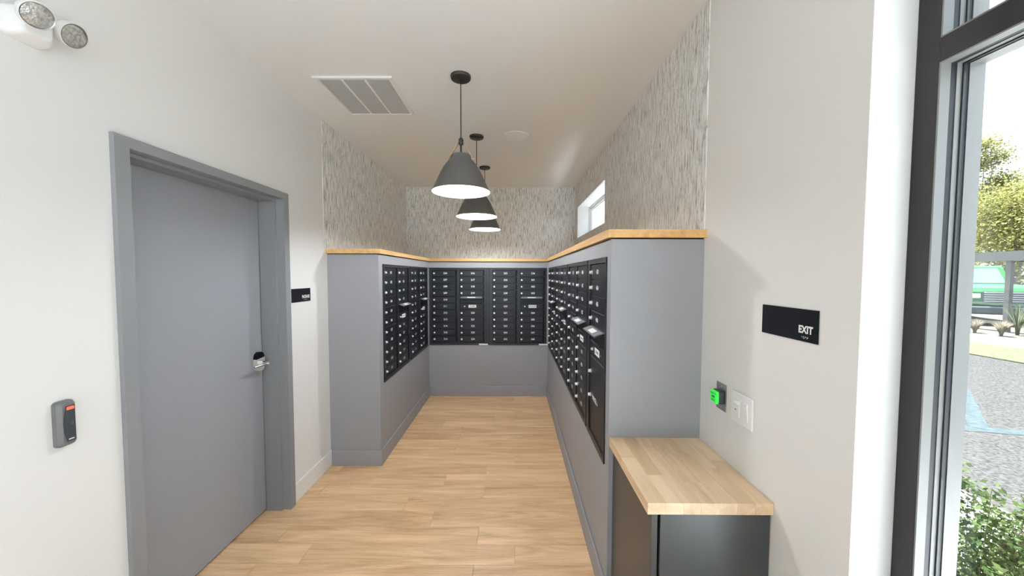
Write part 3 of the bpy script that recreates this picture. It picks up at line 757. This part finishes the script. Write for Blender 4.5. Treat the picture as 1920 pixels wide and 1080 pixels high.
# ------------------------------------------------------------------ outside
gz = -0.15
lot = struct('parking_lot', MB().box(3.47, 10.3, -40, 60, gz-0.2, gz), M['asphalt'], 'weathered grey asphalt parking lot outside the glazing')
struct('sidewalk', MB().box(XO+0.03, 3.33, -30, 40, gz-0.2, -0.02), M['concrete'], 'pale concrete sidewalk outside the glazing')
struct('kerb', MB().bbox(3.335, 3.465, -30, 40, gz-0.2, -0.015, 0.02), M['concrete'], 'concrete kerb along the sidewalk')
struct('entrance_walk', MB().box(-40, XO+0.03, -40, YREAR-0.2, gz-0.2, -0.02), M['concrete'], 'pale concrete forecourt behind the lobby')
def pline(p, q, w, dz=0.0):
    p = Vector(p); q = Vector(q); d = (q-p).normalized(); n = Vector((-d.y, d.x))*w/2
    return MB().prism([(p+n)[:], (q+n)[:], (q-n)[:], (p-n)[:]][::-1], gz+0.0005, gz+0.004+dz)
part('paint_line', pline((3.6, 4.42), (8.6, 3.35), 0.17), M['bluepaint'], lot, label='faded blue parking line across the lot')
part('paint_line', pline((5.42, 4.06), (8.2, 6.55), 0.16, 0.002), M['bluepaint'], lot, label='faded blue diagonal hatch line')
struct('lawn_strip', MB().box(10.3, 12.2, -40, 60, gz-0.2, gz+0.02), M['lawn'], 'light green grass strip beyond the lot')
struct('far_walk', MB().box(12.2, 13.7, -40, 60, gz-0.2, gz+0.04), M['concrete'], 'white walk beyond the grass strip')
struct('planting_bed', MB().box(13.7, 60, -60, 90, gz-0.2, gz+0.02), M['mulch'], 'tan gravel bed and yard beyond the walk')

# steel and glass screen
FXs = 15.3
t = thing('glass_screen_fence', 'grey steel framed glass screen across the parking lot', 'fence', (FXs, 11.0, gz))
fz = 2.38-gz
part('top_beam', MB().box(-0.10, 0.10, -16, 18, fz-0.30, fz), M['fence'], t)
pys = [-12.03, -9.03, -6.03, -3.03, -0.03, 2.97, 5.97, 8.97, 11.97]
for p in pys:
    part('post', MB().bbox(-0.06, 0.06, p-0.06, p+0.06, 0, fz-0.30, 0.004), M['fence'], t)
for a, b2 in zip(pys[:-1], pys[1:]):
    part('pane', MB().box(-0.006, 0.006, a+0.07, b2-0.07, 0.35, fz-0.33), M['glass'], t)
    part('bottom_rail', MB().box(-0.04, 0.04, a+0.06, b2-0.06, 0.25, 0.33), M['fence'], t)

# green truck behind the screen
def truck():
    t = thing('pickup_truck', 'green truck parked behind the glass screen', 'truck', (18.1, 14.5, gz), (0, 0, math.radians(-116)))
    # local: +x forward (front), y left, z up
    bod = MB()
    side = [(-3.0, 0.62), (2.35, 0.62), (2.42, 0.80), (2.42, 1.20), (2.30, 1.34), (1.05, 1.46), (0.95, 1.46), (-3.0, 1.42)]
    b2 = MB().prism_axis([(p[1], p[0]) for p in side], -1.0, 1.0, 'y')
    part('body', b2, M['truck'], t)
    cab = [(0.98, 1.45), (0.55, 2.10), (0.40, 2.16), (-0.85, 2.16), (-1.0, 2.08), (-1.05, 1.43)]
    part('cab', MB().prism_axis([(p[1], p[0]) for p in cab], -0.92, 0.92, 'y'), M['truck'], t)
    n = Vector((0.65, 0, 0.43)).normalized()*0.012
    ws = [(0.95, -0.82, 1.49), (0.95, 0.82, 1.49), (0.585, 0.76, 2.05), (0.585, -0.76, 2.05)]
    part('windshield', MB().add([tuple(Vector(p)+n) for p in ws], [(0, 1, 2, 3)]), M['carglass'], t)
    for s in (-1, 1):
        part('side_window', MB().box(-0.85, 0.50, s*0.922-0.004, s*0.922+0.004, 1.52, 2.06), M['carglass'], t)
        part('headlight', MB().bbox(2.40, 2.45, s*0.72-0.17, s*0.72+0.17, 0.98, 1.14, 0.02), M['lampglass'], t)
        part('mirror', MB().bbox(0.55, 0.68, s*1.12-0.12, s*1.12+0.12, 1.50, 1.74, 0.03), M['truckdark'], t)
        for x in (1.55, -1.9):
            part('wheel', MB().lathe([(0.0, -0.12), (0.22, -0.12), (0.36, -0.13), (0.40, -0.09), (0.40, 0.09), (0.36, 0.13), (0.22, 0.12), (0.0, 0.12)], 24,
                 Matrix.Translation((x, s*0.88, 0.40)) @ Matrix.Rotation(PI/2, 4, 'X')), M['tyre'], t, 40)
    for k in range(5): part('grille_bar', MB().bbox(2.41, 2.46, -0.48, 0.48, 0.86+k*0.075, 0.895+k*0.075, 0.008), M['steel'], t)
    part('grille_panel', MB().box(2.40, 2.43, -0.50, 0.50, 0.84, 1.22), M['truckdark'], t)
    part('bumper', MB().bbox(2.35, 2.60, -1.02, 1.02, 0.42, 0.70, 0.04), M['truckdark'], t)
    part('chassis', MB().box(-2.9, 2.3, -0.8, 0.8, 0.40, 0.63), M['truckdark'], t)
truck()

# plants -------------------------------------------------------------------
def leaf_cloud(mb, pts, size, rnd, flat=0.6):
    for p in pts:
        s = size*(0.6+0.8*rnd.random())
        d = Vector((rnd.gauss(0, 1), rnd.gauss(0, 1), rnd.gauss(0, flat))).normalized()
        u = d.cross(Vector((rnd.gauss(0, 1), rnd.gauss(0, 1), rnd.gauss(0, 1)))).normalized()
        p = Vector(p)
        mb.add([(p)[:], (p+d*s*0.5+u*s*0.27)[:], (p+d*s)[:], (p+d*s*0.5-u*s*0.27)[:]], [(0, 1, 2, 3)])
def plain_mesh(mb, name, mat):
    me = bpy.data.meshes.new(name); me.from_pydata(mb.v, [], mb.f); me.update(); me.materials.append(mat); return me
def shrub(loc, h, r, n, label, seed):
    rnd = random.Random(seed)
    t = thing('shrub', label, 'shrub', loc)
    stems = MB(); lf = MB(); tips = []
    for k in range(26):
        a = rnd.random()*2*PI; rr_ = r*math.sqrt(rnd.random()); top = h*(0.62+0.42*rnd.random())*(1-0.25*rr_/r)
        p0 = Vector((rr_*0.3*math.cos(a), rr_*0.3*math.sin(a), 0)); p1 = Vector((rr_*math.cos(a), rr_*math.sin(a), top))
        stems.tube(p0, p1, 0.003, 5, 0.0012)
        m = n//26
        pts = []
        for j in range(m):
            f_ = 0.18+0.82*rnd.random()
            pts.append(p0.lerp(p1, f_)+Vector((rnd.gauss(0, 0.035), rnd.gauss(0, 0.035), rnd.gauss(0, 0.02)))*(1.25-f_*0.7))
        leaf_cloud(lf, pts, 0.024, rnd)
    part('stem', stems, M['bark'], t)
    ob('foliage', plain_mesh(lf, 'foliage', M['leafA']), t, kind='stuff')
    return t
shrub((2.02, 1.52, -0.02), 0.86, 0.34, 11000, 'green leafy shrub on the sidewalk just outside the glazing', 3)

def tree(loc, h, cr, n, mat, label, seed, size=0.22):
    rnd = random.Random(seed)
    t = thing('tree', label, 'tree', loc, group='trees beyond the screen')
    tk = MB().tube((0, 0, 0), (rnd.gauss(0, 0.2), rnd.gauss(0, 0.2), h*0.62), 0.16, 8, 0.07)
    lf = MB(); blobs = []
    for k in range(16):
        a = rnd.random()*2*PI; q = cr*math.sqrt(rnd.random())*0.85
        z = h*(0.28+0.64*rnd.random()); q *= 1-0.55*max(0, (z/h-0.6)/0.4)
        c = Vector((q*math.cos(a), q*math.sin(a), z)); blobs.append(c)
        tk.tube((0, 0, h*0.25+0.3*(z-h*0.25)), c, 0.05, 6, 0.015)
    for k in range(n):
        c = rnd.choice(blobs); s = cr*0.26
        lf_p = c+Vector((rnd.gauss(0, s), rnd.gauss(0, s), rnd.gauss(0, s*0.75)))
        leaf_cloud(lf, [lf_p], size, rnd, 0.8)
    part('trunk', tk, M['bark'], t)
    ob('foliage', plain_mesh(lf, 'foliage', mat), t, kind='stuff')
tree((35.0, 26.9, gz), 12.6, 1.7, 15000, M['leafB'], 'tall slender yellow-green tree at the edge of the glazing', 11, 0.16)
tree((27.0, 19.0, gz), 6.5, 2.9, 26000, M['leafB'], 'broad yellow-green tree behind the screen fence', 12, 0.13)
tree((44.0, 30.2, gz), 11.4, 1.7, 12000, M['leafC'], 'tall thin tree at the far right edge behind the broad one', 15, 0.17)

def tuft(loc, h, n, mat, name, label, cat, seed, spread=0.6, wd=0.006, grp=None, part_name='blade'):
    rnd = random.Random(seed)
    t = thing(name, label, cat, loc, group=grp)
    m = MB()
    for k in range(n):
        a = rnd.random()*2*PI; l = h*(0.6+0.5*rnd.random()); sp = spread*(0.2+0.8*rnd.random())
        d = Vector((math.cos(a), math.sin(a), 0)); s_ = Vector((-math.sin(a), math.cos(a), 0))*wd
        prev = None; vs = []
        for j in range(5):
            f_ = j/4; p = d*(sp*l*f_*f_) + d*0.03 + Vector((0, 0, l*(f_-0.45*sp*f_*f_)))
            w_ = (1-f_*0.9)
            vs += [(p+s_*w_)[:], (p-s_*w_)[:]]
        m.add(vs, [(2*j, 2*j+1, 2*j+3, 2*j+2) for j in range(4)])
    ob(part_name, plain_mesh(m, part_name, mat), t, kind='stuff')
    return t
G = 'pale ornamental grasses'
tuft((14.2, 10.87, gz+0.02), 0.44, 420, M['straw'], 'grass_tuft', 'pale straw grass tuft nearest the edge of the glazing frame', 'grass', 21, 0.5, 0.010, G)
tuft((14.2, 10.28, gz+0.02), 0.48, 460, M['straw'], 'grass_tuft', 'pale straw grass tuft in front of the fence post', 'grass', 22, 0.5, 0.010, G)
tuft((14.2, 9.70, gz+0.02), 0.42, 380, M['straw'], 'grass_tuft', 'pale straw grass tuft farthest right beyond the lot', 'grass', 23, 0.5, 0.010, G)
tuft((14.88, 10.43, gz+0.02), 0.95, 90, M['strap'], 'strap_leaf_plant', 'spiky strap-leaved plant in front of the screen', 'plant', 24, 0.36, 0.018)
